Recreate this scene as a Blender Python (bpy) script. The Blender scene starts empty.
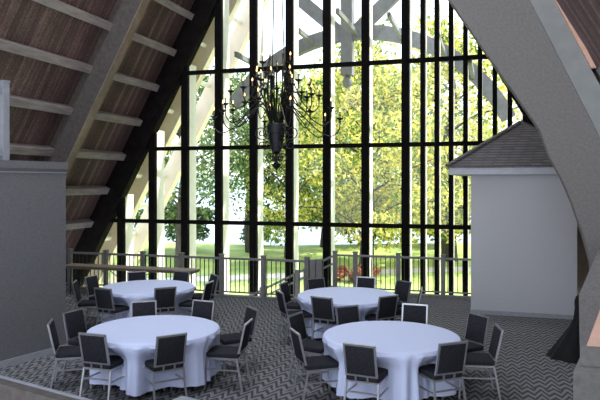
import bpy, bmesh, math, random
import numpy as np
from mathutils import Vector, Matrix

R = math.radians
sc = bpy.context.scene
col = sc.collection
PSI = R(16.95)                       # the camera looks this far left of the hall's long axis (+Y)
S, CC = math.sin(PSI), math.cos(PSI)
EYE = 2.82


def at(lat, dep):
    """metres to the right of / ahead of the viewer's standpoint -> hall X, Y"""
    return (-dep * S + lat * CC, dep * CC + lat * S)


# ------------------------------------------------------------------ materials
def new_mat(name):
    m = bpy.data.materials.new(name)
    m.use_nodes = True
    nt = m.node_tree
    nt.nodes.clear()
    out = nt.nodes.new('ShaderNodeOutputMaterial')
    return m, nt, out


class G:
    """tiny node-graph helper"""
    def __init__(s, nt): s.nt = nt
    def n(s, t, **k):
        nd = s.nt.nodes.new(t)
        for a, b in k.items(): setattr(nd, a, b)
        return nd
    def l(s, a, b): s.nt.links.new(a, b)
    def m(s, op, a, b=None, c=None):
        nd = s.n('ShaderNodeMath', operation=op)
        for i, v in enumerate((a, b, c)):
            if v is None: continue
            if isinstance(v, (int, float)): nd.inputs[i].default_value = v
            else: s.l(v, nd.inputs[i])
        return nd.outputs[0]
    def ramp(s, fac, stops):
        nd = s.n('ShaderNodeValToRGB')
        e = nd.color_ramp.elements
        while len(e) < len(stops): e.new(0.5)
        for i, (p, c) in enumerate(stops):
            e[i].position = p; e[i].color = (*c, 1)
        s.l(fac, nd.inputs[0])
        return nd.outputs[0]
    def coord(s, scale=(1, 1, 1), rot=(0, 0, 0)):
        tc = s.n('ShaderNodeTexCoord'); mp = s.n('ShaderNodeMapping')
        mp.inputs['Scale'].default_value = scale; mp.inputs['Rotation'].default_value = rot
        s.l(tc.outputs['Object'], mp.inputs[0])
        return mp.outputs[0]
    def noise(s, vec, scale, detail=4, rough=.55):
        nd = s.n('ShaderNodeTexNoise')
        nd.inputs['Scale'].default_value = scale; nd.inputs['Detail'].default_value = detail
        nd.inputs['Roughness'].default_value = rough
        s.l(vec, nd.inputs['Vector'])
        return nd.outputs[0]
    def bump(s, h, strength, dist=.02):
        b = s.n('ShaderNodeBump'); b.inputs['Strength'].default_value = strength
        b.inputs['Distance'].default_value = dist
        s.l(h, b.inputs['Height'])
        return b.outputs[0]


def mat_noise(name, c0, c1, scale=8, rough=.7, metal=0, stretch=(1, 1, 1), bump=.15, detail=4, spread=.2, spec=.5):
    m, nt, out = new_mat(name); g = G(nt)
    p = g.n('ShaderNodeBsdfPrincipled')
    v = g.coord(stretch)
    f = g.noise(v, scale, detail)
    g.l(g.ramp(f, [(.5 - spread, c0), (.5 + spread, c1)]), p.inputs['Base Color'])
    p.inputs['Roughness'].default_value = rough
    p.inputs['Specular IOR Level'].default_value = spec
    p.inputs['Metallic'].default_value = metal
    if bump: g.l(g.bump(f, bump), p.inputs['Normal'])
    g.l(p.outputs[0], out.inputs[0])
    return m


def mat_carpet():
    m, nt, out = new_mat('carpet'); g = G(nt)
    p = g.n('ShaderNodeBsdfPrincipled')
    v = g.coord()
    w = g.n('ShaderNodeSeparateXYZ'); g.l(v, w.inputs[0])
    x, y = w.outputs[0], w.outputs[1]
    u = g.m('DIVIDE', x, .17)
    tri = g.m('MULTIPLY', g.m('ABSOLUTE', g.m('SUBTRACT', g.m('FRACT', u), .5)), 2.0)
    # every second column of teeth is shifted half a stripe: the stripes break into a maze of hooked chevrons
    step = g.m('GREATER_THAN', g.m('FRACT', g.m('DIVIDE', x, .34)), .5)
    rowb = g.m('GREATER_THAN', g.m('FRACT', g.m('ADD', g.m('DIVIDE', y, 1.1), g.m('MULTIPLY', step, .5))), .5)
    vv = g.m('ADD', g.m('DIVIDE', y, .20), g.m('MULTIPLY', tri, g.m('ADD', .75, g.m('MULTIPLY', rowb, .35))))
    vv = g.m('ADD', vv, g.m('MULTIPLY', step, .5))
    fr = g.m('FRACT', vv)
    s = g.m('LESS_THAN', g.m('ABSOLUTE', g.m('SUBTRACT', fr, .5)), .27)
    n = g.noise(v, 60, 3)
    n2 = g.noise(v, 1.2, 3)
    mix = g.n('ShaderNodeMix', data_type='RGBA')
    mix.inputs[6].default_value = (.040, .041, .053, 1)
    mix.inputs[7].default_value = (.215, .207, .20, 1)
    g.l(s, mix.inputs[0])
    mul = g.n('ShaderNodeMix', data_type='RGBA', blend_type='MULTIPLY')
    mul.inputs[0].default_value = 1
    g.l(mix.outputs[2], mul.inputs[6])
    g.l(g.ramp(g.m('ADD', g.m('MULTIPLY', n, .7), g.m('MULTIPLY', n2, .3)), [(.3, (.7, .7, .7)), (.7, (1.15, 1.15, 1.15))]), mul.inputs[7])
    g.l(mul.outputs[2], p.inputs['Base Color'])
    p.inputs['Roughness'].default_value = .95
    g.l(g.bump(n, .3, .01), p.inputs['Normal'])
    g.l(p.outputs[0], out.inputs[0])
    return m


def mat_planks(name, c0, c1, c2, across):
    """boards whose length runs up the slope; 'across' = object axis across the boards (Y)"""
    m, nt, out = new_mat(name); g = G(nt)
    p = g.n('ShaderNodeBsdfPrincipled')
    v = g.coord()
    w = g.n('ShaderNodeSeparateXYZ'); g.l(v, w.inputs[0])
    q = g.m('DIVIDE', w.outputs[across], .14)
    idx = g.m('FLOOR', q)
    wn = g.n('ShaderNodeTexWhiteNoise', noise_dimensions='1D'); g.l(idx, wn.inputs['W'])
    st = g.coord((.5, 7, .5))
    n = g.noise(st, 3, 5)
    n3 = g.noise(v, .9, 3)
    f = g.m('ADD', g.m('ADD', g.m('MULTIPLY', wn.outputs[0], .25), g.m('MULTIPLY', n, .45)), g.m('ADD', g.m('MULTIPLY', n3, .3), g.m('MULTIPLY', g.m('SUBTRACT', g.noise(v, 22, 3), .5), .5)))
    c = g.ramp(f, [(.25, c0), (.52, c1), (.8, c2)])
    gap = g.m('LESS_THAN', g.m('FRACT', q), .07)
    mix = g.n('ShaderNodeMix', data_type='RGBA'); g.l(gap, mix.inputs[0]); g.l(c, mix.inputs[6])
    mix.inputs[7].default_value = (c0[0] * .8, c0[1] * .8, c0[2] * .8, 1)
    g.l(mix.outputs[2], p.inputs['Base Color'])
    p.inputs['Roughness'].default_value = .75
    g.l(p.outputs[0], out.inputs[0])
    return m


def mat_shingle():
    m, nt, out = new_mat('shingles'); g = G(nt)
    p = g.n('ShaderNodeBsdfPrincipled')
    tc = g.n('ShaderNodeTexCoord')
    w = g.n('ShaderNodeSeparateXYZ'); g.l(tc.outputs['Object'], w.inputs[0])
    cb = g.n('ShaderNodeCombineXYZ')
    g.l(g.m('ADD', w.outputs[0], w.outputs[1]), cb.inputs[0]); g.l(w.outputs[2], cb.inputs[1])
    b = g.n('ShaderNodeTexBrick')
    b.inputs['Color1'].default_value = (.13, .12, .12, 1); b.inputs['Color2'].default_value = (.19, .175, .175, 1)
    b.inputs['Mortar'].default_value = (.065, .06, .06, 1)
    b.inputs['Scale'].default_value = 1; b.inputs['Brick Width'].default_value = .24
    b.inputs['Row Height'].default_value = .06; b.inputs['Mortar Size'].default_value = .008
    g.l(cb.outputs[0], b.inputs['Vector'])
    g.l(b.outputs[0], p.inputs['Base Color'])
    p.inputs['Roughness'].default_value = .9
    g.l(p.outputs[0], out.inputs[0])
    return m


def mat_cloth():
    m, nt, out = new_mat('white_linen'); g = G(nt)
    p = g.n('ShaderNodeBsdfPrincipled')
    v = g.coord()
    n = g.noise(v, 90, 2)
    g.l(g.ramp(n, [(.3, (.62, .67, .90)), (.7, (.68, .73, .95))]), p.inputs['Base Color'])
    p.inputs['Roughness'].default_value = .7
    n2 = g.noise(v, 5, 3)
    g.l(g.bump(n2, .15, .02), p.inputs['Normal'])
    g.l(p.outputs[0], out.inputs[0])
    return m


def mat_leaf(name, stops, scale=.5, trans=.45):
    m, nt, out = new_mat(name); g = G(nt)
    geo = g.n('ShaderNodeNewGeometry')
    tc = g.n('ShaderNodeTexCoord')
    n = g.noise(tc.outputs['Object'], scale, 3)
    f = g.m('ADD', g.m('MULTIPLY', n, .70), g.m('MULTIPLY', geo.outputs['Random Per Island'], .42))
    c = g.ramp(f, stops)
    d = g.n('ShaderNodeBsdfDiffuse'); t = g.n('ShaderNodeBsdfTranslucent')
    g.l(c, d.inputs[0]); g.l(c, t.inputs[0])
    mx = g.n('ShaderNodeMixShader'); mx.inputs[0].default_value = trans
    g.l(d.outputs[0], mx.inputs[1]); g.l(t.outputs[0], mx.inputs[2])
    g.l(mx.outputs[0], out.inputs[0])
    return m


def mat_glass():
    m, nt, out = new_mat('window_glass'); g = G(nt)
    t = g.n('ShaderNodeBsdfTransparent'); t.inputs[0].default_value = (.97, .985, .98, 1)
    gl = g.n('ShaderNodeBsdfGlossy'); gl.inputs['Roughness'].default_value = .02
    fr = g.n('ShaderNodeFresnel'); fr.inputs[0].default_value = 1.45
    mx = g.n('ShaderNodeMixShader')
    g.l(g.m('MULTIPLY', fr.outputs[0], .6), mx.inputs[0]); g.l(t.outputs[0], mx.inputs[1]); g.l(gl.outputs[0], mx.inputs[2])
    g.l(mx.outputs[0], out.inputs[0])
    return m


def mat_glow(name, c, s):
    m, nt, out = new_mat(name); g = G(nt)
    e = g.n('ShaderNodeEmission'); e.inputs[0].default_value = (*c, 1); e.inputs[1].default_value = s
    g.l(e.outputs[0], out.inputs[0])
    return m


M = dict(
    carpet=mat_carpet(),
    wall=mat_noise('wall_vinyl', (.11, .11, .115), (.18, .18, .185), 45, .85, bump=.25, spread=.25),
    booth=mat_noise('booth_vinyl', (.50, .50, .52), (.58, .58, .60), 40, .85, bump=.2, spread=.25),
    basebd=mat_noise('painted_baseboard', (.30, .31, .33), (.36, .37, .39), 10, .6, bump=0),
    white=mat_noise('white_paint', (.46, .48, .53), (.54, .56, .61), 8, .6, bump=0),
    loft=mat_noise('loft_grey_blue', (.24, .25, .28), (.30, .31, .34), 8, .7, bump=0),
    planks=mat_planks('roof_planks', (.060, .038, .038), (.155, .098, .095), (.40, .27, .26), 1),
    purlin=mat_noise('purlin_paint', (.28, .245, .245), (.46, .41, .41), 3, .7, stretch=(4, .6, 4), bump=.1),
    glulam=mat_noise('glulam_stain', (.075, .064, .060), (.135, .118, .110), 9, .8, bump=.1, spread=.3, spec=.2),
    soffit=mat_noise('soffit_board', (.22, .165, .13), (.30, .235, .19), 5, .7, bump=.05),
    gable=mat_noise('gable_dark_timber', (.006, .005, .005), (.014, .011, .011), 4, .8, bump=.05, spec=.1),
    arch=mat_noise('arch_plaster', (.15, .14, .135), (.22, .207, .20), 26, .85, bump=.2, spread=.25),
    archlight=mat_noise('pale_rafter_paint', (.22, .23, .23), (.28, .29, .288), 4, .7, bump=.08),
    mullion=mat_noise('dark_bronze', (.003, .0028, .003), (.007, .006, .006), 5, .8, bump=0, spec=.08),
    fin=mat_noise('pale_fin_paint', (.74, .70, .64), (.82, .78, .72), 5, .6, bump=0),
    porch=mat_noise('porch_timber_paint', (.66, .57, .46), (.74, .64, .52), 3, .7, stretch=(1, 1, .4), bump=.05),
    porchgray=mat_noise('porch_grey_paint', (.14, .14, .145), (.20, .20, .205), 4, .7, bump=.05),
    glass=mat_glass(),
    rail=mat_noise('rail_grey_paint', (.16, .155, .15), (.22, .21, .205), 9, .6, bump=.05),
    iron=mat_noise('black_iron', (.012, .012, .013), (.03, .03, .032), 12, .45, metal=.6, bump=.05),
    urn=mat_noise('pewter', (.010, .012, .015), (.028, .031, .038), 18, .55, metal=.3, bump=.3),
    candle=mat_noise('ivory_sleeve', (.10, .085, .06), (.16, .13, .10), 8, .6, bump=0),
    glow=mat_glow('warm_bulb', (1.0, .60, .20), 3.2),
    steel=mat_noise('brushed_silver', (.38, .385, .41), (.50, .505, .53), 14, .38, metal=.75, stretch=(1, 1, .3), bump=.03),
    fabric=mat_noise('charcoal_fabric', (.010, .010, .013), (.048, .047, .056), 60, .95, bump=.3, spread=.25, spec=.1),
    cloth=mat_cloth(),
    ply=mat_noise('table_laminate', (.23, .18, .13), (.32, .26, .20), 5, .5, stretch=(1, 8, 8), bump=0),
    concrete=mat_noise('pier_concrete', (.20, .19, .18), (.30, .285, .27), 12, .85, bump=.3, spread=.3),
    copper=mat_noise('copper_plate', (.60, .36, .27), (.72, .46, .36), 7, .45, metal=.35, bump=.05),
    black=mat_noise('matte_black', (.003, .003, .003), (.007, .007, .008), 12, .95, bump=.3),
    shingle=mat_shingle(),
    bark=mat_noise('bark', (.035, .027, .022), (.10, .08, .065), 6, .95, stretch=(1, 1, .25), bump=.6),
    leafyellow=mat_leaf('leaf_yellow_green', [(.30, (.06, .12, .03)), (.46, (.24, .35, .09)), (.58, (.72, .62, .12)), (.85, (.95, .82, .32))], .9),
    leafgreen=mat_leaf('leaf_green', [(.28, (.03, .06, .022)), (.5, (.11, .18, .07)), (.70, (.30, .38, .15)), (.9, (.66, .68, .36))], .9),
    leafmix=mat_leaf('leaf_mixed', [(.30, (.05, .10, .03)), (.48, (.19, .30, .09)), (.66, (.54, .56, .15)), (.88, (.90, .80, .32))], .9),
    leafred=mat_leaf('leaf_red', [(.3, (.16, .08, .04)), (.55, (.42, .17, .12)), (.8, (.55, .34, .20))], 1.5),
    lawn=mat_noise('lawn', (.20, .32, .06), (.50, .56, .16), .55, .9, bump=.3, detail=8, spread=.25),
    path=mat_noise('path_gravel', (.55, .47, .42), (.68, .60, .55), 3, .9, bump=.1),
    water=mat_noise('lake_water', (.28, .36, .43), (.36, .45, .52), .05, .35, bump=0),
    hills=mat_noise('far_woods', (.20, .27, .25), (.32, .40, .36), .08, 1, bump=0),
)


# ------------------------------------------------------------------ mesh builder
class MB:
    def __init__(s): s.v = []; s.f = []
    def add(s, vs, fs):
        o = len(s.v)
        s.v += [tuple(p) for p in vs]
        s.f += [tuple(i + o for i in f) for f in fs]
        return s
    def box(s, x0, x1, y0, y1, z0, z1, mat=None):
        vs = [Vector((x, y, z)) for x in (x0, x1) for y in (y0, y1) for z in (z0, z1)]
        if mat: vs = [mat @ p for p in vs]
        return s.add(vs, [(0, 1, 3, 2), (4, 6, 7, 5), (0, 4, 5, 1), (2, 3, 7, 6), (0, 2, 6, 4), (1, 5, 7, 3)])
    def bar(s, a, b, w, h, up=(0, 0, 1)):
        """box section w (sideways) x h (along up) from a to b"""
        a, b = Vector(a), Vector(b); d = (b - a).normalized(); up = Vector(up)
        if abs(d.dot(up)) > .99: up = Vector((0, 1, 0))
        r = d.cross(up).normalized(); u = r.cross(d)
        vs = []
        for p in (a, b):
            for i, j in ((-1, -1), (1, -1), (1, 1), (-1, 1)): vs.append(p + r * (w / 2 * i) + u * (h / 2 * j))
        return s.add(vs, [(3, 2, 1, 0), (4, 5, 6, 7), (0, 1, 5, 4), (1, 2, 6, 5), (2, 3, 7, 6), (3, 0, 4, 7)])
    def tube(s, pts, rad, n=8):
        pts = [Vector(p) for p in pts]
        if not hasattr(rad, '__len__'): rad = [rad] * len(pts)
        vs, fs = [], []
        prev = None
        for i, p in enumerate(pts):
            d = (pts[min(i + 1, len(pts) - 1)] - pts[max(i - 1, 0)]).normalized()
            if prev is None: prev = d.orthogonal().normalized()
            r = (prev - d * prev.dot(d))
            r = r.normalized() if r.length > 1e-5 else d.orthogonal().normalized()
            prev = r; q = d.cross(r)
            for k in range(n):
                a = 2 * math.pi * k / n
                vs.append(p + (r * math.cos(a) + q * math.sin(a)) * rad[i])
        for i in range(len(pts) - 1):
            for k in range(n):
                a, b = i * n + k, i * n + (k + 1) % n
                fs.append((a, b, b + n, a + n))
        fs.append(tuple(range(n - 1, -1, -1))); fs.append(tuple((len(pts) - 1) * n + k for k in range(n)))
        return s.add(vs, fs)
    def lathe(s, prof, c=(0, 0, 0), n=16):
        """prof: list of (radius, z)"""
        vs, fs = [], []
        for r, z in prof:
            for k in range(n):
                a = 2 * math.pi * k / n
                vs.append((c[0] + r * math.cos(a), c[1] + r * math.sin(a), c[2] + z))
        for i in range(len(prof) - 1):
            for k in range(n):
                a, b = i * n + k, i * n + (k + 1) % n
                fs.append((a, b, b + n, a + n))
        fs.append(tuple(range(n - 1, -1, -1))); fs.append(tuple((len(prof) - 1) * n + k for k in range(n)))
        return s.add(vs, fs)
    def prism(s, poly, y0, y1):
        """polygon of (x, z) extruded along Y"""
        n = len(poly)
        vs = [(x, y0, z) for x, z in poly] + [(x, y1, z) for x, z in poly]
        fs = [tuple(range(n - 1, -1, -1)), tuple(range(n, 2 * n))]
        fs += [(i, (i + 1) % n, (i + 1) % n + n, i + n) for i in range(n)]
        return s.add(vs, fs)
    def slab(s, poly, z0, z1):
        n = len(poly)
        vs = [(x, y, z0) for x, y in poly] + [(x, y, z1) for x, y in poly]
        fs = [tuple(range(n - 1, -1, -1)), tuple(range(n, 2 * n))]
        fs += [(i, (i + 1) % n, (i + 1) % n + n, i + n) for i in range(n)]
        return s.add(vs, fs)
    def build(s, name, mat, parent=None, loc=None, smooth=False, bevel=0, seg=2, recalc=True):
        me = bpy.data.meshes.new(name)
        me.from_pydata(s.v, [], s.f)
        me.materials.append(mat)
        if recalc:
            bm = bmesh.new(); bm.from_mesh(me); bmesh.ops.recalc_face_normals(bm, faces=bm.faces)
            if bevel:
                bmesh.ops.bevel(bm, geom=list(bm.edges), offset=bevel, segments=seg, affect='EDGES', profile=.6, clamp_overlap=True)
            bm.to_mesh(me); bm.free()
        if smooth:
            for p in me.polygons: p.use_smooth = True
            try: me.set_sharp_from_angle(angle=R(38))
            except Exception: pass
        o = bpy.data.objects.new(name, me)
        col.objects.link(o)
        if loc: o.location = loc
        if parent: o.parent = parent
        return o


def empty(name, loc=(0, 0, 0), rz=0):
    o = bpy.data.objects.new(name, None); col.objects.link(o)
    o.empty_display_size = .2
    o.location = loc; o.rotation_euler = (0, 0, rz)
    return o


def tag(o, label, cat, group=None):
    o['label'] = label; o['category'] = cat
    if group: o['group'] = group
    return o


def struct(o):
    o['kind'] = 'structure'
    return o


def copy_tree(o, parent=None):
    c = o.copy(); col.objects.link(c)
    if parent: c.parent = parent
    for ch in list(o.children): copy_tree(ch, c)
    return c


def spline(pts, n=6):
    """Catmull-Rom through pts"""
    P = [Vector(p) for p in pts]; P = [P[0] * 2 - P[1]] + P + [P[-1] * 2 - P[-2]]
    out = []
    for i in range(1, len(P) - 2):
        a, b, c, d = P[i - 1], P[i], P[i + 1], P[i + 2]
        for k in range(n):
            t = k / n
            out.append(.5 * ((2 * b) + (c - a) * t + (2 * a - 5 * b + 4 * c - d) * t * t + (3 * b - a - 3 * c + d) * t ** 3))
    out.append(P[-2])
    return out


# ------------------------------------------------------------------ hall dimensions
XC = -4.56              # ridge line
YW = 17.4               # inner face of the window wall
def x_in(z): return -11.91 + (z - .79) / 1.8       # inner edge of the left rafters
def x_roof(z): return x_in(z) - .75                # inner face of the left roof boards
def mir(x): return 2 * XC - x
Z_RIDGE = .79 + 1.8 * (XC + 12.66)
Z_IN = .79 + 1.8 * (XC + 11.91)
GL = -1.5               # outdoor ground / foot of the stairs

# ---- floor (upper dining level, with the stairwell cut out along the window)
YR1, YR2, XS = 14.58, 16.07, -4.0
fl = MB().slab([(-13.2, 3), (3.6, 3), (3.6, 16.2), (XS, 16.2), (XS, YR1 + .1), (-13.2, YR1 + .1)], -.25, 0)
floor = struct(fl.build('floor', M['carpet']))
struct(MB().box(-13.2, 3.6, YR1 - .2, YW + .2, GL - .2, GL).build('floor', M['basebd']))
kb = MB().box(-12.2, XS - .25, YR1 - .06, YR1 + .12, 0, .055)
kb.box(XS - .02, -.56, YR2 - .06, YR2 + .13, 0, .055)
struct(kb.build('trim_1', M['rail']))

# ---- left wall block below the loft
A = Vector((-7.22, 8.0, 0)); B = Vector((-6.93, 9.18, 0))
dv = (B - A).normalized(); nv = Vector((dv.y, -dv.x, 0))          # nv faces the hall
P0 = B - dv * 5.0
left_n = -nv
quad = [B, P0, P0 + left_n * 2.6, B + left_n * 2.6]
wl = MB().slab([(p.x, p.y) for p in quad], 0, 3.05)
wall_left = struct(wl.build('wall_left', M['wall']))
qc = [B + dv * .03 + nv * .03, P0 + nv * .03, P0 + left_n * 2.6, B + left_n * 2.6 + dv * .03]
MB().slab([(p.x, p.y) for p in qc], 3.05, 3.17).build('cap', M['wall'], wall_left)
q2 = [B + dv * .012 + nv * .012, P0 + nv * .012, P0 + left_n * 2.6, B + left_n * 2.6 + dv * .012]
MB().slab([(p.x, p.y) for p in q2], 2.985, 3.0).build('cap', M['basebd'], wall_left)
q3 = [B + dv * .015 + nv * .015, P0 + nv * .015, P0 + left_n * .2, B + left_n * .2 + dv * .015]
struct(MB().slab([(p.x, p.y) for p in q3], 0, .10).build('baseboard_left', M['basebd']))

# ---- knee wall with pale cap at the lower left (runs square to the left wall)
k0 = at(-300 / 640 * 6.37, 6.37); k1 = at(-210 / 640 * 5.66, 5.66)
k0, k1 = Vector((*k0, 0)), Vector((*k1, 0))
kd = (k1 - k0).normalized(); kn = Vector((kd.y, -kd.x, 0))
if kn.dot(Vector((0, 0, 0)) - k0) < 0: kn = -kn                    # towards the camera side
ka, kz = k0 - kd * .55, k1 + kd * 1.0
def kquad(a, b, e0, e1): return [tuple((p)[:2]) for p in (a + kn * -e0, b + kn * -e0, b + kn * e1, a + kn * e1)]
kw = struct(MB().slab(kquad(ka, kz, 0, .12), 0, .885).build('wall_front', M['glulam']))
MB().slab(kquad(ka, kz, .02, .012), .885, .90).build('cap', M['loft'], kw)

npx, npy = at(-111 / 640 * 5.71, 5.71)
nr = Matrix.Rotation(math.atan2(kd.y, kd.x), 4, 'Z')
nw = tag(empty('newel_post', (npx, npy, 0)), 'white-capped newel post just showing at the bottom edge, left of centre', 'post')
MB().box(-.08, .08, -.16, 0, 0, .86, nr).build('shaft', M['basebd'], nw)
MB().box(-.10, .10, -.18, .02, .86, .90, nr).build('cap', M['loft'], nw)
struct(MB().box(1.5, 3.4, 17.08, 17.2, GL, 3.0).build('wall_back', M['soffit']))

# ---- roof
def roof(sign, y0, y1):
    zs = (GL, Z_RIDGE)
    f = (lambda x: x) if sign < 0 else mir
    a = f(x_roof(GL)); b = f(XC)
    t = .35 * (-1 if sign < 0 else 1)
    return MB().prism([(a, GL), (b, Z_RIDGE), (b, Z_RIDGE + .6), (a + t, GL)], y0, y1)
ceiling = struct(roof(-1, -3.0, YW + .18).build('ceiling', M['planks']))
roof(1, -1.0, YW + .18).build('roof_slope', M['planks'], ceiling)
MB().box(XC - .15, XC + .15, 7, YW + .2, Z_RIDGE - 1.3, Z_RIDGE - .5).build('ridge_beam', M['glulam'], ceiling)
sl = Vector((1, 0, 1.8)).normalized(); nl = Vector((1.8, 0, -1)).normalized()      # up the left slope / into the hall
for k in range(13):
    z = 1.62 + 1.035 * k
    p = Vector((x_roof(z), 0, z)) + nl * .10
    MB().bar(p + Vector((0, -2.9, 0)), p + Vector((0, YW - .16, 0)), .20, .20, sl).build('purlin', M['purlin'], ceiling)
    if k < 12:
        q = Vector((mir(p.x), 0, p.z)); sr = Vector((-sl.x, 0, sl.z))
        MB().bar(q + Vector((0, 10.95, 0)), q + Vector((0, YW - .16, 0)), .20, .20, sr).build('purlin', M['purlin'], ceiling)
# left glulam rafter in mid-hall and the dark gable rafters of the window wall
def rafter_poly(f=lambda x: x, z0=GL):
    return [(f(x_in(z0)), z0), (f(XC), Z_IN), (f(XC), Z_RIDGE), (f(x_roof(z0)), z0)]
MB().prism(rafter_poly(z0=0), 13.9, 14.16).build('rafter', M['glulam'], ceiling)
MB().prism([(x_in(0) + .002, 0), (XC, Z_IN - .004), (XC, Z_IN - .05), (x_in(0) + .028, 0)], 13.895, 14.165).build('soffit_board', M['soffit'], ceiling)
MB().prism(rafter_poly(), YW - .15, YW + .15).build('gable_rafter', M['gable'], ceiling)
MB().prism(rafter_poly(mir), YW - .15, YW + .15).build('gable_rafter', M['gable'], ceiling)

# ---- big arch frame at the right (one piece of the hall's frame) with its pale upper rafter
inner = [(XC, 11.8), (-.69, 5.75), (0, 4.67), (.40, 4.05), (.66, 3.64), (.80, 3.23), (.964, 2.91), (1.13, 2.5), (1.216, 2.23),
         (1.30, 1.96), (1.39, 1.6), (1.43, 1.2), (1.44, 0)]
arch = struct(MB().prism(inner + [(2.3, 0), (2.1, 2.1), (1.376, 3.77), (.504, 5.65), (XC, 14.2)], 10.5, 10.85).build('trim_2', M['arch']))
MB().prism([(XC, 14.2), (.504, 5.65), (1.376, 3.77), (2.1, 2.1), (2.42, 2.1), (1.74, 3.77), (.85, 5.62), (XC, 14.9)], 10.44, 10.86).build('rafter', M['archlight'], arch)
# trim where the rafter meets the boards; copper colour paints warm light on it
MB().prism([(.80, 5.72), (1.37, 4.53), (1.44, 4.53), (.875, 5.72)], 10.36, 10.45).build('edge_trim', M['copper'], arch)
MB().prism([(-3.0, 12.6), (.83, 5.72), (.885, 5.72), (-2.94, 12.6)], 10.36, 10.45).build('edge_trim', M['copper'], arch)
wr = MB().prism([(mir(x_roof(0)) - .04, 0), (mir(x_roof(4.5)) - .04, 4.5), (mir(x_roof(4.5)) + .02, 4.5), (mir(x_roof(0)) + .02, 0)], 5.2, 10.42)
struct(wr.build('wall_right', M['archlight']))

# ------------------------------------------------------------------ window wall
win = struct(empty('window_1', (XC, YW, GL)))
def wpart(mb, name, mat, parent=win):
    o = mb.build(name, mat, parent)
    o.matrix_parent_inverse = Matrix.Translation((-XC, -YW, -GL)) if parent is win else Matrix.Identity(4)
    return o
def gable_top(x):
    if x > XC: x = mir(x)
    return .79 + 1.8 * (x + 11.91)
bigx = [-5.62 + 1.1 * k for k in range(-5, 4)]
smallx = [-1.86 + .371 * k for k in range(0, 12)]
for x, w in [(x, .205) for x in bigx] + [(x, .118) for x in smallx]:
    zt = gable_top(x) + .15
    if zt < GL + .5: continue
    f = wpart(MB().box(x - w / 2, x + w / 2, YW - .06, YW + .10, GL, zt), 'mullion', M['mullion'])
    MB().box(x - w / 2 + .004, x + w / 2 - .004, YW + .102, YW + .56, GL, zt + .1).build('fin', M['fin'], f)
for z in (-.6, 1.65, 3.86, 6.12, 8.38, 10.6):
    a = x_in(z) - .1; b = mir(a)
    wpart(MB().box(a, b, YW - .04, YW + .07, z - .058, z + .058), 'transom', M['mullion'])
wpart(MB().prism([(x_in(GL), GL), (XC, Z_IN), (mir(x_in(GL)), GL)], YW + .02, YW + .032), 'glass', M['glass'])

# ------------------------------------------------------------------ timber porch beyond the glass
porch = tag(empty('timber_porch', (XC, 20.3, GL)), 'pale sunlit timber porch frame with curved beam outside the tall window', 'porch')
PI_ = Matrix.Translation((-XC, -20.3, -GL))
def pp(mb, name, mat, **k):
    o = mb.build(name, mat, porch, **k); o.matrix_parent_inverse = PI_
    return o
def rpoly(f, d0, d1, z0=GL, ):
    return [(f(x_in(z0) - d0), z0), (f(XC), Z_IN + 1.8 * d0), (f(XC), Z_IN + 1.8 * d1), (f(x_in(z0) - d1), z0)]
idt = lambda x: x
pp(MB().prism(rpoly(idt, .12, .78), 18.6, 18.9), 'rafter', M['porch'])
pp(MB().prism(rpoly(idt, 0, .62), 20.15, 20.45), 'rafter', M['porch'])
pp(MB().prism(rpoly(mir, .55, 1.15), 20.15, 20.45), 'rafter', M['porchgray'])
# boards of the left slope, only over the first bay
zt_ = 9.2
pp(MB().prism([(x_roof(GL) - .03, GL), (x_roof(zt_) - .03, zt_), (x_roof(zt_) - .13, zt_), (x_roof(GL) - .13, GL)], YW + .3, 18.75), 'roof_boards', M['porch'])
for k in range(8):
    z = 1.1 + 1.035 * k
    p = Vector((x_roof(z), 0, z)) + nl * .2
    pp(MB().bar(p + Vector((0, YW + .32, 0)), p + Vector((0, 20.2, 0)), .16, .12, sl), 'purlin', M['fin'])
# curved collar beam
YO = 20.3
def arc_pts(dz):
    # through springing, crown and springing: lower edge
    xl, zl, zc = -8.35, 5.35, 7.45
    h = zc - zl; c = abs(XC + .28 - xl); r = (c * c + h * h) / (2 * h); cx, cz = XC + .28, zc - r
    a0 = math.atan2(zl - cz, xl - cx); a1 = math.pi - a0 - .16
    rr = r + dz
    return [(cx + rr * math.cos(a0 + (a1 - a0) * i / 28), cz + rr * math.sin(a0 + (a1 - a0) * i / 28)) for i in range(29)]
lo, hi = arc_pts(0), arc_pts(.44)
mb = MB()
for i in range(28):
    mb.prism([lo[i], lo[i + 1], hi[i + 1], hi[i]], YO - .14, YO + .14)
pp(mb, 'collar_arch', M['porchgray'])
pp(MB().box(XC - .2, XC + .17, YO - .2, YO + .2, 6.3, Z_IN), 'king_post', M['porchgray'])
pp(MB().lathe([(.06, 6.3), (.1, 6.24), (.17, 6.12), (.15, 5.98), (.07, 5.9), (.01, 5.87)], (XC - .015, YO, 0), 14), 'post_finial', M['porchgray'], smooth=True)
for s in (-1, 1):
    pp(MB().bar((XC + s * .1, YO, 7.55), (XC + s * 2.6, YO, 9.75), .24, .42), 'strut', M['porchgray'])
for i in (4, 9, 13, 17, 21, 24):
    x, z = lo[i]; z += .2
    pp(MB().bar((x, YW + .14, z + .02), (x, YO - .1, z - .02), .09, .15), 'tie_beam', M['porchgray'])

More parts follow.
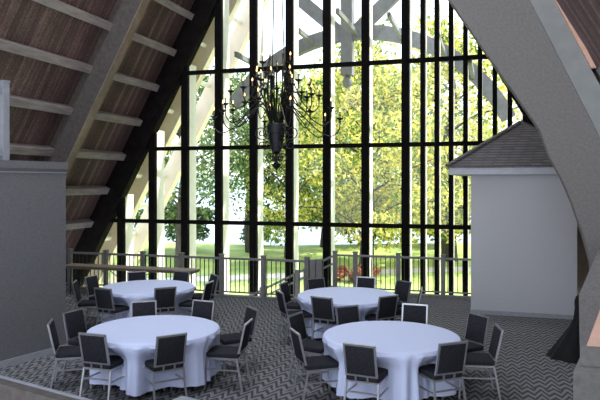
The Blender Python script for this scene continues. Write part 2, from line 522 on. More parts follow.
# ------------------------------------------------------------------ railings
def railing(label, x0, x1, y, post_xs, parent_name='guard_railing', post_h=1.04):
    root = tag(empty(parent_name, ((x0 + x1) / 2, y, .055)), label, 'railing')
    inv = Matrix.Translation((-(x0 + x1) / 2, -y, -.055))
    def b(mb, n, m):
        o = mb.build(n, m, root); o.matrix_parent_inverse = inv; return o
    b(MB().box(x0, x1, y - .03, y + .03, .935, .985), 'top_rail', M['rail'])
    b(MB().box(x0, x1, y - .018, y + .018, .12, .155), 'bottom_rail', M['rail'])
    for px in post_xs:
        mb = MB().box(px - .05, px + .05, y - .05, y + .05, .055, post_h)
        mb.box(px - .06, px + .06, y - .06, y + .06, post_h, post_h + .025)
        b(mb, 'post', M['rail'])
    x = x0 + .06
    n = 0
    base = None
    while x < x1 - .03:
        if min(abs(x - px) for px in post_xs) > .075:
            if base is None:
                base = MB().box(-.009, .009, -.009, .009, .155, .935).build('baluster', M['iron'], root); base.matrix_parent_inverse = inv
                base.location = (x, y, 0)
            else:
                c = base.copy(); col.objects.link(c); c.location = (x, y, 0)
            n += 1
        x += .118
    return root
px1 = [-4.27 - 1.1 * k for k in range(0, 8)]
railing('long grey guard railing with iron balusters behind the two left round tables', -11.95, -4.22, YR1, px1)
px2 = [-3.95, -3.42, -2.32, -1.22]
railing('grey guard railing behind the far right round table, ending at the booth', -4.0, -.56, YR2, px2)
# short return between the two runs
rt = tag(empty('guard_railing', (XS, 15.3, 0)), 'short grey return rail with paired posts at head of the stairs', 'railing')
rinv = Matrix.Translation((-XS, -15.3, 0))
for a, n_ in ((MB().box(XS - .04, XS + .10, YR1 - .02, YR1 + .12, 0, 1.02), 'post'), (MB().box(XS - .20, XS - .06, YR1 - .02, YR1 + .12, -.2, 1.0), 'post')):
    o = a.build(n_, M['rail'], rt); o.matrix_parent_inverse = rinv

# stairs going down to the left along the window
stairs = MB()
for i in range(9):
    stairs.box(XS - .28 * (i + 1), XS - .28 * i - .002, 14.75, 16.02, GL, -.167 * (i + 1) + .0)
struct(stairs.build('trim_3', M['basebd']))
sr_ = tag(empty('stair_railing', (-5.5, YR2, -.5)), 'sloping grey stair handrail going down behind the guard railing', 'railing')
sinv = Matrix.Translation((5.5, -YR2, .5))
def sp(mb, n, m):
    o = mb.build(n, m, sr_); o.matrix_parent_inverse = sinv; return o
slope = .167 / .28
top = Vector((XS - .02, YR2, .93)); 
def on(dx, dz=0): return top + Vector((-dx, 0, -dx * slope * .84 + dz))
sp(MB().bar(on(0), on(2.45), .06, .06), 'handrail', M['rail'])
sp(MB().bar(on(0, -.20), on(2.45, -.20), .05, .05), 'mid_rail', M['rail'])
sp(MB().bar(on(0, -.78), on(2.45, -.78), .05, .05), 'bottom_rail', M['rail'])
for dx in (.95, 1.95):
    p = on(dx, .03)
    sp(MB().box(p.x - .05, p.x + .05, p.y - .05, p.y + .05, p.z - 1.0, p.z + .05), 'post', M['rail'])
for k in range(18):
    p = on(.12 + .13 * k)
    sp(MB().box(p.x - .009, p.x + .009, p.y - .009, p.y + .009, p.z - .78, p.z), 'baluster', M['iron'])

# loft railing on top of the left wall
lp = Vector((*at(-293 / 640 * 9.85, 9.85), 0)) - nv * .06
lr = tag(empty('loft_railing', (lp.x, lp.y, 3.17)), 'white painted loft railing post on top of the grey left wall', 'railing')
rot = Matrix.Rotation(math.atan2(dv.y, dv.x), 4, 'Z')
MB().box(-.05, .05, -.05, .05, 0, 1.2, rot).box(-.06, .06, -.06, .06, 1.2, 1.23, rot).build('post', M['loft'], lr)
for z in (.07, 1.03):
    MB().box(-2.2, -.05, -.03, .03, z, z + .08, rot).build('rail', M['loft'], lr)

# ------------------------------------------------------------------ booth with hipped roof
bx0, bx1, by0, by1 = -.5, 1.62, 14.3, 16.65
booth = tag(empty('booth', (.56, 15.48, 0)), 'grey box-shaped booth with dark shingled hip roof right of the window', 'booth')
binv = Matrix.Translation((-.56, -15.48, 0))
def bp(mb, n, m, **k):
    o = mb.build(n, m, booth, **k); o.matrix_parent_inverse = binv; return o
bp(MB().box(bx0, bx1, by0, by1, 0, 3.0), 'wall', M['booth'])
bp(MB().box(bx0 - .012, bx1 + .012, by0 - .012, by1 + .012, 0, .09), 'baseboard', M['basebd'])
ex0, ex1, ey0, ey1 = bx0 - .435, bx1 + .435, by0 - .35, by1 + .35
bp(MB().box(ex0, ex1, ey0, ey1, 3.0, 3.14), 'fascia', M['white'])
ax = (ex0 + ex1) / 2; ay0 = ey0 + 1.5; ay1 = ey1 - 1.5
o_ = .035
V = [(ex0 - o_, ey0 - o_, 3.14), (ex1 + o_, ey0 - o_, 3.14), (ex1 + o_, ey1 + o_, 3.14), (ex0 - o_, ey1 + o_, 3.14), (ax, ay0, 4.17), (ax, ay1, 4.17)]
V2 = [(a, b, c + .04) for a, b, c in V]
bp(MB().add(V + V2, [(0, 3, 2, 1), (6, 7, 10), (7, 8, 11, 10), (8, 9, 11), (9, 6, 10, 11), (0, 1, 7, 6), (1, 2, 8, 7), (2, 3, 9, 8), (3, 0, 6, 9)]), 'roof', M['shingle'])
hp = MB()
for a, b in ((0, 4), (1, 4), (2, 5), (3, 5)):
    hp.bar(Vector(V2[a]) + Vector((0, 0, .01)), Vector(V2[b]) + Vector((0, 0, .01)), .13, .04)
bp(hp, 'hip_cap', M['shingle'])

# ------------------------------------------------------------------ concrete pier at the right edge
pier = tag(empty('pier', (1.7, 9.3, 0)), 'stepped grey concrete pier with copper plate at lower right edge', 'pier')
pinv = Matrix.Translation((-1.7, -9.3, 0))
def pr(mb, n, m, **k):
    o = mb.build(n, m, pier, **k); o.matrix_parent_inverse = pinv; return o
pr(MB().slab([(.93, 8.62), (2.6, 8.62), (2.6, 10.3), (1.3, 10.3)], 0, .47), 'base_step', M['concrete'], bevel=.01)
pr(MB().slab([(1.04, 8.9), (2.5, 8.9), (2.5, 10.35), (1.36, 10.35)], .47, .73), 'base_step', M['concrete'], bevel=.01)
# the shaft leans back: its front narrows towards the top
vb = [(1.04, 8.92, .73), (2.3, 8.92, .73), (2.3, 10.49, .73), (1.40, 10.49, .73)]
vm = [(1.04, 9.0, 1.36), (2.2, 9.0, 1.36), (2.2, 10.49, 1.36), (1.40, 10.49, 1.36)]
vt = [(1.33, 9.6, 1.84), (2.1, 9.6, 1.84), (2.1, 10.49, 1.84), (1.5, 10.49, 1.84)]
fs = [(0, 3, 2, 1), (8, 9, 10, 11)]
for o0 in (0, 4):
    fs += [(o0 + i, o0 + (i + 1) % 4, o0 + (i + 1) % 4 + 4, o0 + i + 4) for i in range(4)]
pr(MB().add(vb + vm + vt, fs), 'shaft', M['arch'])
pr(MB().add([(1.12, 8.90, .735), (2.2, 8.90, .735), (2.2, 8.985, 1.34), (1.34, 8.985, 1.34),
             (1.12, 8.925, .735), (2.2, 8.925, .735), (2.2, 9.01, 1.34), (1.34, 9.01, 1.34)],
            [(0, 1, 2, 3), (7, 6, 5, 4), (0, 4, 5, 1), (1, 5, 6, 2), (2, 6, 7, 3), (3, 7, 4, 0)]), 'plate', M['copper'])['label'] = 'copper plate'

# black flared cover between the booth and the pier
bcx, bcy = 1.19, 11.12
mb = MB(); prof = [(.37, 0), (.34, .06), (.27, .2), (.19, .36), (.12, .5), (.075, .64), (.065, .8), (.07, .92), (.05, 1.0), (.012, 1.03)]
n = 36; vs = []; fs = []
for i, (r, z) in enumerate(prof):
    for k in range(n):
        a = 2 * math.pi * k / n
        rr = r * (1 + .10 * (1 - i / 9) * math.sin(7 * a + 1) + .05 * math.sin(3 * a))
        lean = .10 * min(1, z / .7)
        vs.append((rr * math.cos(a) * 1.0 + lean, rr * math.sin(a) * .75, z))
for i in range(len(prof) - 1):
    for k in range(n):
        a, b = i * n + k, i * n + (k + 1) % n
        fs.append((a, b, b + n, a + n))
fs += [tuple(range(n - 1, -1, -1)), tuple((len(prof) - 1) * n + k for k in range(n))]
tag(MB().add(vs, fs).build('flared_form', M['black'], loc=(bcx, bcy, 0), smooth=True), 'black flared cover with narrow rounded top on carpet beside the pier', 'form')

# ------------------------------------------------------------------ chairs
def make_chair():
    root = empty('banquet_chair')
    w = .205
    sb = MB().box(-w, w, -.21, .245, .435, .50)
    sb.build('seat', M['fabric'], root, bevel=.022, seg=3, smooth=True)
    fr = MB()
    for a, b in (((-w, -.2), (w, -.2)), ((w, -.2), (w, .235)), ((w, .235), (-w, .235)), ((-w, .235), (-w, -.2))):
        fr.bar((*a, .424), (*b, .424), .022, .022)
    fr.build('seat_frame', M['steel'], root)
    for s in (-1, 1):
        MB().bar((s * (w - .003), .228, .43), (s * (w + .012), .25, 0), .023, .023, (0, 1, 0)).build('leg', M['steel'], root)
        MB().bar((s * (w - .003), -.195, .43), (s * (w + .012), -.275, 0), .023, .023, (0, 1, 0)).build('leg', M['steel'], root)
        MB().bar((s * (w + .003), .237, .27), (s * (w + .003), -.225, .27), .018, .018).build('stretcher', M['steel'], root)
    MB().bar((-w, -.225, .30), (w, -.225, .30), .018, .018).build('stretcher', M['steel'], root)
    # back: leaning plane from (y=-.205,z=.50) to (y=-.285,z=.885)
    lean = math.atan2(.085, .385)
    T = Matrix.Translation((0, -.215, .475)) @ Matrix.Rotation(lean, 4, 'X')
    H = .425; bw = .192
    bf = MB()
    def bar2(a, b, t=.024): bf.bar(T @ Vector(a), T @ Vector(b), t, t, T.to_3x3() @ Vector((0, 1, 0)))
    z0 = .035
    bar2((-bw, 0, z0 - .012), (-bw, 0, H + .012)); bar2((bw, 0, z0 - .012), (bw, 0, H + .012))
    bar2((-bw, 0, H), (bw, 0, H)); bar2((-bw, 0, z0), (bw, 0, z0))
    bar2((-.075, 0, -.05), (-.075, 0, z0)); bar2((.075, 0, -.05), (.075, 0, z0))
    bf.build('back_frame', M['steel'], root)
    pb = MB().box(-bw + .011, bw - .011, -.017, .026, z0 + .011, H - .011)
    o = pb.build('backrest', M['fabric'], root, bevel=.012, seg=2, smooth=True)
    o.data.transform(T)
    return root

# tables: (name, lateral, ahead, label)
TBL = [
    ('front right', 1.24, 8.72, [
        ((-.53, -1.10), 'left of two in front of'), ((.60, -1.00), 'right of two in front of'),
        ((1.40, -.18), 'nearer of two on right side of'), ((1.36, .62), 'farther of two on right side of'),
        ((.58, 1.42), 'right of two behind'), ((-.50, 1.27), 'left of two behind'),
        ((-1.30, .66), 'farther of two on left side of'), ((-1.29, -.42), 'nearer of two on left side of')]),
    ('front left', -2.08, 9.13, [
        ((.45, -1.02), 'right of two in front of'), ((-.56, -.97), 'left of two in front of'),
        ((-1.37, -.25), 'nearer of two on left side of'), ((-1.33, .52), 'farther of two on left side of'),
        ((-.46, 1.27), 'left of two behind'), ((.50, 1.33), 'right of two behind'),
        ((1.34, .70), 'farther of two on right side of'), ((1.35, -.26), 'nearer of two on right side of')]),
    ('far right', .88, 11.85, [
        ((-.51, -1.06), 'left of two in front of'), ((.62, -.95), 'right of two in front of'),
        ((-1.23, -.50), 'nearer of two on left side of'), ((-1.19, .50), 'farther of two on left side of'),
        ((-.56, 1.05), 'left of two behind'), ((.47, 1.22), 'right of two behind'),
        ((1.15, .72), 'farther of two on right side of'), ((1.32, -.20), 'nearer of two on right side of')]),
    ('far left', -3.04, 12.8, [
        ((-.55, -1.12), 'left of two in front of'), ((.56, -1.02), 'right of two in front of'),
        ((-1.35, -.30), 'nearer of two on left side of'), ((-1.28, .45), 'farther of two on left side of'),
        ((-.50, 1.08), 'left of two behind'), ((.46, 1.13), 'right of two behind'),
        ((1.24, .60), 'farther of two on right side of'), ((1.27, -.40), 'nearer of two on right side of')]),
]
rng = random.Random(5)
chair0 = make_chair()
used = False


def cloth_mesh(seed, seats=()):
    r = random.Random(seed)
    ph = [r.uniform(0, 6.28) for _ in range(6)]
    n = 288; RT = .915
    rings = [(0.0, 0, 0), (.5, 0, 0), (.86, 0, 0), (.895, -.002, 0), (.918, -.012, .004), (.928, -.035, .01)]
    zs = [.06, .10, .15, .2, .25, .3, .4, .5, .585, .64]
    vs = [(0, 0, .752)]; fs = []
    rows = []
    for rad, dz, _ in rings[1:]:
        rows.append([(rad * math.cos(2 * math.pi * k / n), rad * math.sin(2 * math.pi * k / n), .752 + dz) for k in range(n)])
    # the seats push the hanging cloth in under the table edge: how far, per direction, softened sideways
    push = []
    for k in range(n):
        a = 2 * math.pi * k / n; rin = .97
        for (sx_, sy_, fx_, fy_) in seats:
            while rin > .66:
                px, py = rin * math.cos(a) - sx_, rin * math.sin(a) - sy_
                if abs(px * fy_ - py * fx_) < .225 and px * fx_ + py * fy_ < .262: rin -= .005
                else: break
        push.append(rin)
    win_ = 6
    push = [min(push[(k + q) % n] for q in range(-3, 4)) for k in range(n)]
    for _ in range(3): push = [sum(push[(k + q) % n] for q in range(-win_, win_ + 1)) / (2 * win_ + 1) for k in range(n)]
    for d in zs:
        t = d / .64; row = []
        wt = min(1, max(0, (d - .05) / .20)); wt = wt * wt * (3 - 2 * wt)
        for k in range(n):
            a = 2 * math.pi * k / n
            f1 = math.sin(19 * a + ph[0] + 1.3 * math.sin(3 * a + ph[1])); f2 = math.sin(31 * a + ph[2] + 1.1 * math.sin(4 * a + ph[3]))
            fold = (f1 * abs(f1) ** .3 * .6 + f2 * .4) * (.65 + .35 * math.sin(5 * a + ph[5]))
            rad = .935 + .035 * t + .062 * (t ** .55) * fold
            zz = .752 - d * (1.03 + .02 * math.sin(4 * a + ph[4]))
            rad -= (.97 - push[k]) * wt
            row.append((rad * math.cos(a), rad * math.sin(a), zz))
        rows.append(row)
    for row in rows: vs += row
    for k in range(n): fs.append((0, 1 + k, 1 + (k + 1) % n))
    for i in range(len(rows) - 1):
        for k in range(n):
            a, b = 1 + i * n + k, 1 + i * n + (k + 1) % n
            fs.append((a, a + n, b + n, b))
    mb = MB().add(vs, fs)
    return mb


def round_table(name, x, y):
    t = tag(empty('round_table', (x, y, 0)), 'round banquet table hidden under the white cloth at the %s' % name, 'table', 'round banquet tables')
    MB().lathe([(.01, .715), (.90, .715), (.905, .73), (.90, .748), (.01, .748)], n=48).build('tabletop', M['ply'], t)
    for a, b in ((1, 1), (1, -1), (-1, 1), (-1, -1)):
        MB().tube([(a * .34, b * .34, .72), (a * .36, b * .36, 0)], .016, 8).build('leg', M['steel'], t)

TURN = {(0, 1): -12, (1, 1): 10, (1, 0): 6}
for ti, (name, lat, dep, chairs) in enumerate(TBL):
    x, y = at(lat, dep)
    round_table(name, x, y)
    seats = []
    for ci, ((rl, rd), where) in enumerate(chairs):
        bxp, byp = at(lat + rl, dep + rd)            # where the top of the backrest stands
        d = Vector((x - bxp, y - byp, 0)); d.normalize()
        ang = math.atan2(d.y, d.x) - math.pi / 2 + R(rng.uniform(-4, 4) + TURN.get((ti, ci), 0))
        f = Vector((-math.sin(ang), math.cos(ang), 0))
        o = chair0 if not used else copy_tree(chair0)
        used = True
        o.location = (bxp + f.x * .29, byp + f.y * .29, 0)
        o.rotation_euler = (0, 0, ang)
        seats.append((o.location.x - x, o.location.y - y, f.x, f.y))
        tag(o, 'charcoal silver-framed banquet chair, %s %s round table' % (where, name), 'chair', 'chairs around the round tables')
    c = cloth_mesh(ti + 3, seats).build('tablecloth', M['cloth'], loc=(x, y, .002), smooth=True)
    tag(c, 'white floor-length cloth draped over the %s round table' % name, 'tablecloth', 'white round tablecloths')

# ------------------------------------------------------------------ long folding tables in front of the railing
def folding_table(x0, x1, y, label):
    cx = (x0 + x1) / 2
    t = tag(empty('folding_table', (cx, y, 0)), label, 'table', 'folding tables along the railing')
    hw = (x1 - x0) / 2 - .004
    MB().box(-hw, hw, -.23, .23, .705, .735).build('tabletop', M['ply'], t, bevel=.006)
    MB().box(-hw + .03, hw - .03, -.20, .20, .655, .703).build('apron', M['ply'], t)
    for s in (-1, 1):
        for q in (-.18, .18):
            MB().tube([(s * (hw - .25), q, .66), (s * (hw - .22), q, 0)], .013, 8).build('leg', M['iron'], t)
        MB().bar((s * (hw - .235), -.18, .28), (s * (hw - .235), .18, .28), .02, .02).build('brace', M['iron'], t)
        MB().bar((s * (hw - .24), 0, .40), (s * (hw - .62), 0, .66), .016, .016).build('brace', M['iron'], t)
xr = -6.85
folding_table(xr - 1.83, xr, 13.98, 'narrow brown folding table by the railing, its right end clear of the wall')
folding_table(xr - 3.66, xr - 1.83, 13.98, 'narrow brown folding table by the railing, nearer the grey left wall')

# ------------------------------------------------------------------ chandelier
CX, CY = XC, 13.2
ch = tag(empty('chandelier', (CX, CY, 4.0)), 'large black iron chandelier with many candle lights hanging before the window', 'chandelier')
Zo = 4.0
def cpz(z): return z - Zo
body = MB().lathe([(.02, -.50), (.10, -.49), (.125, -.42), (.165, -.2), (.20, -.02), (.21, .08), (.19, .11), (.17, .12), (.16, .06), (.02, .04)], n=24)
urn = body.build('urn', M['urn'], ch, smooth=True)
MB().lathe([(.17, -.10), (.218, -.09), (.218, -.06), (.18, -.05)], n=24).build('band', M['iron'], urn)
fin_ = MB().lathe([(.004, -1.02), (.012, -.90), (.03, -.875), (.085, -.82), (.105, -.77), (.04, -.73), (.02, -.66), (.03, -.56), (.11, -.50)], n=16).build('finial', M['iron'], ch, smooth=True)
def scroll(cx, cz, r0, a0, turns, sgn=1, n=26):
    out = []
    for i in range(n):
        t = i / (n - 1); a = a0 + sgn * turns * 2 * math.pi * t; r = r0 * (1 - .8 * t)
        out.append((cx + r * math.cos(a), 0, cz + r * math.sin(a)))
    return out
for k in range(6):
    rotz = Matrix.Rotation(2 * math.pi * k / 6 + .2, 4, 'Z')
    p = [rotz @ Vector(q) for q in scroll(.135, -.635, .105, R(120), 1.3, -1)]
    MB().tube(p, .012, 6).build('scroll', M['iron'], fin_)
    p2 = [rotz @ Vector(q) for q in scroll(.33, -.08, .15, R(250), 1.5, 1)]
    p3 = [rotz @ Vector(q) for q in scroll(.31, -.34, .12, R(100), 1.4, 1)]
    MB().tube(p2, .011, 6).tube(p3, .010, 6).build('scroll', M['iron'], ch)
rr_ = random.Random(3)
for k in range(12):
    a = 2 * math.pi * k / 12
    r1 = .10; r2 = rr_.uniform(.12, .24)
    MB().tube([(r1 * math.cos(a), r1 * math.sin(a), .03), (r2 * math.cos(a), r2 * math.sin(a), rr_.uniform(.62, .95))], .008, 6).build('rod', M['iron'], ch)
MB().tube([(0, 0, -.5), (0, 0, 1.2)], .018, 10).build('stem', M['iron'], ch)
for k in range(3):
    a = 2 * math.pi * k / 3 + .35
    MB().tube([(.20 * math.cos(a), .20 * math.sin(a), .05), (.19 * math.cos(a), .19 * math.sin(a), 1.0), (.02 * math.cos(a), .02 * math.sin(a), 5.6)], .013, 6).build('chain', M['iron'], ch)
MB().tube([(0, 0, 5.55), (0, 0, Z_RIDGE - 1.3 - Zo)], .018, 8).build('chain', M['iron'], ch)
cup_m = MB().lathe([(.010, -.09), (.028, -.06), (.016, -.03), (.065, .0), (.085, .022), (.06, .014), (.014, .01)], n=12)
can_m = MB().lathe([(.015, .01), (.015, .15), (.008, .152)], n=8)
blb_m = MB().lathe([(.006, .15), (.016, .172), (.013, .195), (.003, .225)], n=8)
cup0 = can0 = blb0 = None
tiers = [(1.46, 6, 4.24, .34, .0), (1.15, 7, 4.50, .36, .25), (.98, 6, 4.70, .33, .6), (.74, 7, 4.92, .30, .1), (.48, 7, 5.12, .25, .35), (.36, 3, 5.36, .2, .9)]
for (rad, n, cz, dip, off) in tiers:
    for k in range(n):
        a = 2 * math.pi * (k + off) / n
        rr2 = rad * rr_.uniform(.94, 1.05); zc = cz - Zo + rr_.uniform(-.07, .07)
        u = Vector((math.cos(a), math.sin(a), 0))
        low = zc - dip - .02
        P = [u * .11 + Vector((0, 0, .08)), u * (.16 + rr2 * .12) + Vector((0, 0, .42 + .25 * max(zc, 0))), u * (rr2 * .44) + Vector((0, 0, low + .42)),
             u * (rr2 * .66) + Vector((0, 0, low + .13)), u * (rr2 * .86) + Vector((0, 0, low)), u * (rr2 * .985) + Vector((0, 0, low + .12)), u * rr2 + Vector((0, 0, zc - .045))]
        arm = MB().tube(spline(P, 5), .0125, 6).build('arm', M['iron'], ch, smooth=True)
        # little leaf curl under the arm
        pos = u * rr2 + Vector((0, 0, zc))
        if cup0 is None:
            cup0 = cup_m.build('candle_cup', M['iron'], arm, smooth=True); can0 = can_m.build('candle', M['candle'], arm); blb0 = blb_m.build('bulb', M['glow'], arm, smooth=True)
            for o in (cup0, can0, blb0): o.location = pos
        else:
            for s_ in (cup0, can0, blb0):
                o = s_.copy(); col.objects.link(o); o.parent = arm; o.location = pos

# ------------------------------------------------------------------ outdoors
ground = struct(MB().slab([(-90, YW + .75), (70, YW + .75), (70, 66), (20, 60), (-4, 47), (-14, 42), (-90, 40)], GL - .3, GL).build('ground', M['lawn']))
struct(MB().slab([(-500, 36), (500, 36), (500, 900), (-500, 900)], GL - 1.2, GL - .32).build('lake', M['water']))
# path curving over the lawn
pl, pr_ = [], []
for i in range(25):
    lat = -22 + i * 2.0; dep = 30.0 + 2.2 * math.sin(lat * .11) + .05 * lat
    pl.append(at(lat, dep - .75)); pr_.append(at(lat, dep + .75))
struct(MB().slab(pl + pr_[::-1], GL, GL + .02).build('path', M['path']))
hill = MB()
hr = random.Random(8)
prev = None
for i in range(61):
    x = -330 + i * 11
    h = 10 + 5 * math.sin(i * .31) + hr.uniform(-1.2, 1.2)
    if prev: hill.add([(prev[0], 420, -3), (x, 420, -3), (x, 450, h), (prev[0], 450, prev[1]), (prev[0], 520, -3), (x, 520, -3)], [(0, 1, 2, 3), (3, 2, 5, 4)])
    prev = (x, h)
struct(hill.build('hills', M['hills']))


def leaf_mesh(name, mat, parent, centers, n, size, seed, rad):
    g = np.random.default_rng(seed)
    C = np.array([c[:3] for c in centers]); RR = np.array([c[3] for c in centers])
    wgt = RR ** 2; idx = g.choice(len(C), n, p=wgt / wgt.sum())
    d = g.normal(size=(n, 3)); d /= np.linalg.norm(d, axis=1)[:, None]
    pos = C[idx] + d * (RR[idx] * g.uniform(.35, 1.0, n) ** .6)[:, None] * np.array([1, 1, .72])
    a = g.normal(size=(n, 3)); a /= np.linalg.norm(a, axis=1)[:, None]
    b = np.cross(a, g.normal(size=(n, 3))); b /= np.linalg.norm(b, axis=1)[:, None]
    s = size * g.uniform(.6, 1.35, n)[:, None]
    L = a * s; Wd = b * s * .5
    V = np.stack([pos - L, pos + Wd * 1.0 - L * .1, pos + L, pos - Wd - L * .1], 1).reshape(-1, 3)
    me = bpy.data.meshes.new(name)
    me.vertices.add(4 * n); me.vertices.foreach_set('co', V.astype(np.float32).ravel())
    me.loops.add(4 * n); me.loops.foreach_set('vertex_index', np.arange(4 * n, dtype=np.int32))
    me.polygons.add(n); me.polygons.foreach_set('loop_start', np.arange(0, 4 * n, 4, dtype=np.int32))
    try: me.polygons.foreach_set('loop_total', np.full(n, 4, dtype=np.int32))
    except Exception: pass
    me.update(calc_edges=True); me.validate()
    me.materials.append(mat)
    o = bpy.data.objects.new(name, me); col.objects.link(o); o.parent = parent
    return o


def tree(lat, dep, h, cr, mat, n, size, label, seed, z_low=.3, dens=1.0, group='trees on the lawn'):
    r = random.Random(seed)
    x, y = at(lat, dep)
    t = tag(empty('tree', (x, y, GL)), label, 'tree', group)
    tr = MB()
    trunk = [(0, 0, 0)]
    for i in range(1, 7): trunk.append((r.uniform(-.25, .25) * i * .4, r.uniform(-.25, .25) * i * .4, h * .82 * i / 6))
    tr.tube(spline(trunk, 4), [max(.03, .028 * h * (1 - .9 * i / 24)) for i in range(25)], 8)
    cl = []
    nb = int(22 * dens)
    for k in range(nb):
        f = z_low + (1 - z_low) * (k + .5) / nb
        zb = h * .8 * max(f - .08, .12); i = min(int(zb / (h * .82) * 6), 5)
        base = Vector(trunk[i]).lerp(Vector(trunk[i + 1]), zb / (h * .82) * 6 - i)
        a = k * 2.4 + r.uniform(-.4, .4)
        prof = math.sin(math.pi * min(1, (f - z_low) / (1 - z_low) * .80 + .22)) ** .7
        ln = cr * prof * r.uniform(.75, 1.1)
        end = base + Vector((math.cos(a) * ln, math.sin(a) * ln, r.uniform(-.05, .30) * ln + h * .06))
        mid = base.lerp(end, .5) + Vector((r.uniform(-.4, .4), r.uniform(-.4, .4), r.uniform(.1, .6)))
        pts = spline([base, mid, end], 4)
        tr.tube(pts, [.055 * (1 - .8 * j / 8) * h / 12 for j in range(9)], 6)
        for tt in (.5, .75, 1.0):
            q = base.lerp(end, tt) + Vector((r.uniform(-.5, .5), r.uniform(-.5, .5), r.uniform(-.3, .6)))
            cl.append((*q, cr * r.uniform(.20, .34)))
            if tt < 1:
                e2 = q + Vector((r.uniform(-1, 1), r.uniform(-1, 1), r.uniform(-.2, .9))) * cr * .25
                tr.tube([base.lerp(end, tt), q, e2], [.025, .018, .008], 5)
                cl.append((*e2, cr * r.uniform(.14, .24)))
    tr.build('trunk', M['bark'], t, smooth=True)
    leaf_mesh('foliage', mat, t, cl, n, size, seed, cr)
    return t


def shrub(lat, dep, h, r_, mat, label, seed, n=1400, size=.10, group='shrubs on the lawn'):
    r = random.Random(seed); x, y = at(lat, dep)
    t = tag(empty('shrub', (x, y, GL)), label, 'shrub', group)
    st = MB(); cl = []
    for k in range(7):
        a = k * .9; q = Vector((math.cos(a) * r_ * .7 * r.uniform(.3, 1), math.sin(a) * r_ * .7 * r.uniform(.3, 1), h * r.uniform(.35, .8)))
        st.tube([(0, 0, 0), tuple(q * .5), tuple(q)], [.05, .03, .012], 5); cl.append((*q, r_ * r.uniform(.35, .55)))
    st.build('stem', M['bark'], t); leaf_mesh('foliage', mat, t, cl, n, size, seed, r_)


Yl, Gl, Xl = M['leafyellow'], M['leafgreen'], M['leafmix']
T_ = [
    (3.3, 32, 14, 4.8, Yl, 12000, .13, 'tall yellow-green tree filling the middle panes right of the chandelier', .05),
    (8.3, 35.5, 16, 5.6, Yl, 12500, .15, 'bushy yellow-green tree behind the narrow right panes', .05),
    (14.4, 34, 13, 4.2, Xl, 4000, .15, 'yellow-green tree at far right, over the booth roof', .1),
    (1.7, 43, 14, 4.4, Xl, 10000, .17, 'paler green tree standing farther back, just right of the chandelier', .12),
    (6.6, 48, 15, 6.0, Xl, 9000, .2, 'broad green tree far back between the two yellow trees', .03),
    (-6.1, 33, 13.5, 4.4, Gl, 9500, .12, 'dark green open-branched tree left of the chandelier', .30),
    (-11.2, 41, 11, 3.8, Gl, 7000, .16, 'darker green tree at far left beside the porch rafters', .1),
    (-.6, 37, 12.5, 3.4, Xl, 7500, .13, 'slender yellow-green tree just right of the chandelier finial', .06),
    (-3.1, 40, 13, 3.6, Gl, 5500, .14, 'sparse green tree directly behind the chandelier', .42),
]
for i, (lat, dep, h, cr, mt, n, sz, lb, zl) in enumerate(T_):
    tree(lat, dep, h, cr, mt, n, sz, lb, 20 + i, zl)
shrub(1.5, 28.3, .6, .8, M['leafred'], 'low reddish-leaved shrub on the lawn seen past the stair posts', 61)
shrub(2.7, 28.0, .6, .75, M['leafred'], 'low reddish shrub right of the other, below the yellow-green tree', 62)
shrub(-6.9, 40, 3.0, 1.9, Gl, 'rounded dark green shrub low at left, near the lake shore', 63, 3500, .12)
shrub(-3.2, 44, 1.6, 1.4, Gl, 'small green shrub by the lake shore behind the chandelier', 64, 1500, .12)
shrub(4.3, 45, 3.4, 2.6, Xl, 'bright green shrub low behind the middle panes', 65, 4000, .16)
shrub(9.9, 44, 3.0, 2.4, Xl, 'bright green shrub under the right-hand trees', 66, 3500, .16)

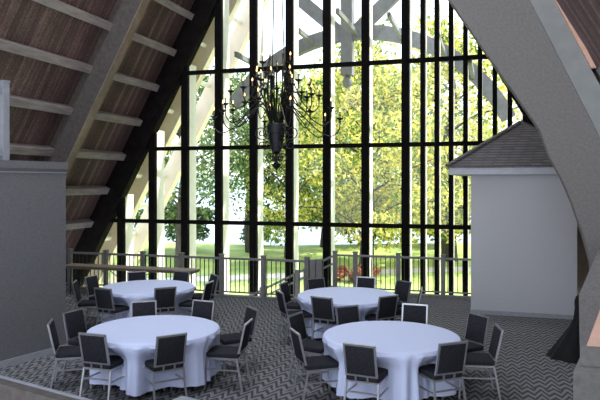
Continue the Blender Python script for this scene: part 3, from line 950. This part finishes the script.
# ------------------------------------------------------------------ light, sky, camera
w = bpy.data.worlds.new('sky'); sc.world = w; w.use_nodes = True
nt = w.node_tree; nt.nodes.clear(); g = G(nt)
out = g.n('ShaderNodeOutputWorld'); bg = g.n('ShaderNodeBackground')
tc = g.n('ShaderNodeTexCoord'); sx = g.n('ShaderNodeSeparateXYZ'); g.l(tc.outputs['Generated'], sx.inputs[0])
nz = g.noise(tc.outputs['Generated'], 3.2, 5)
fz = g.m('ADD', g.m('MULTIPLY', sx.outputs[2], .9), g.m('MULTIPLY', g.m('SUBTRACT', nz, .5), .8))
g.l(g.ramp(fz, [(.0, (.90, .94, 1.0)), (.25, (.80, .89, 1.0)), (.6, (.62, .77, 1.0))]), bg.inputs[0])
bg.inputs[1].default_value = 1.7
g.l(bg.outputs[0], out.inputs[0])

sd = bpy.data.lights.new('sun', 'SUN'); sd.energy = 5.6; sd.angle = R(1.0); sd.color = (1.0, .94, .82)
so = bpy.data.objects.new('sun', sd); col.objects.link(so)
dirv = Vector((-.68, -.40, -.92))                    # travels leftwards, down and slightly into the hall
so.rotation_euler = dirv.to_track_quat('-Z', 'Y').to_euler()
so.location = (30, 40, 30)
pl_ = bpy.data.lights.new('chandelier_glow', 'POINT'); pl_.energy = 25; pl_.color = (1, .75, .45); pl_.shadow_soft_size = .5
po = bpy.data.objects.new('chandelier_glow', pl_); col.objects.link(po); po.location = (CX, CY, 5.7)

# unseen area fill light added under the ridge to brighten tables and floor
al = bpy.data.lights.new('ridge_fill', 'AREA'); al.shape = 'RECTANGLE'; al.size = 1.6; al.size_y = 13; al.energy = 620; al.color = (.80, .89, 1.0)
ao = bpy.data.objects.new('ridge_fill', al); col.objects.link(ao); ao.location = (XC, 9.5, Z_RIDGE - 1.5)
cd = bpy.data.cameras.new('camera'); cam = bpy.data.objects.new('camera', cd); col.objects.link(cam)
cam.location = (0, 0, EYE); cam.rotation_euler = (R(90), 0, PSI)
cd.sensor_width = 36; cd.lens = 640 / 600 * 36; cd.shift_y = -17 / 600; cd.clip_end = 2000
sc.camera = cam
sc.view_settings.view_transform = 'Standard'; sc.view_settings.look = 'None'
sc.view_settings.exposure = 0.88; sc.view_settings.gamma = 1; sc.view_settings.use_curve_mapping = False
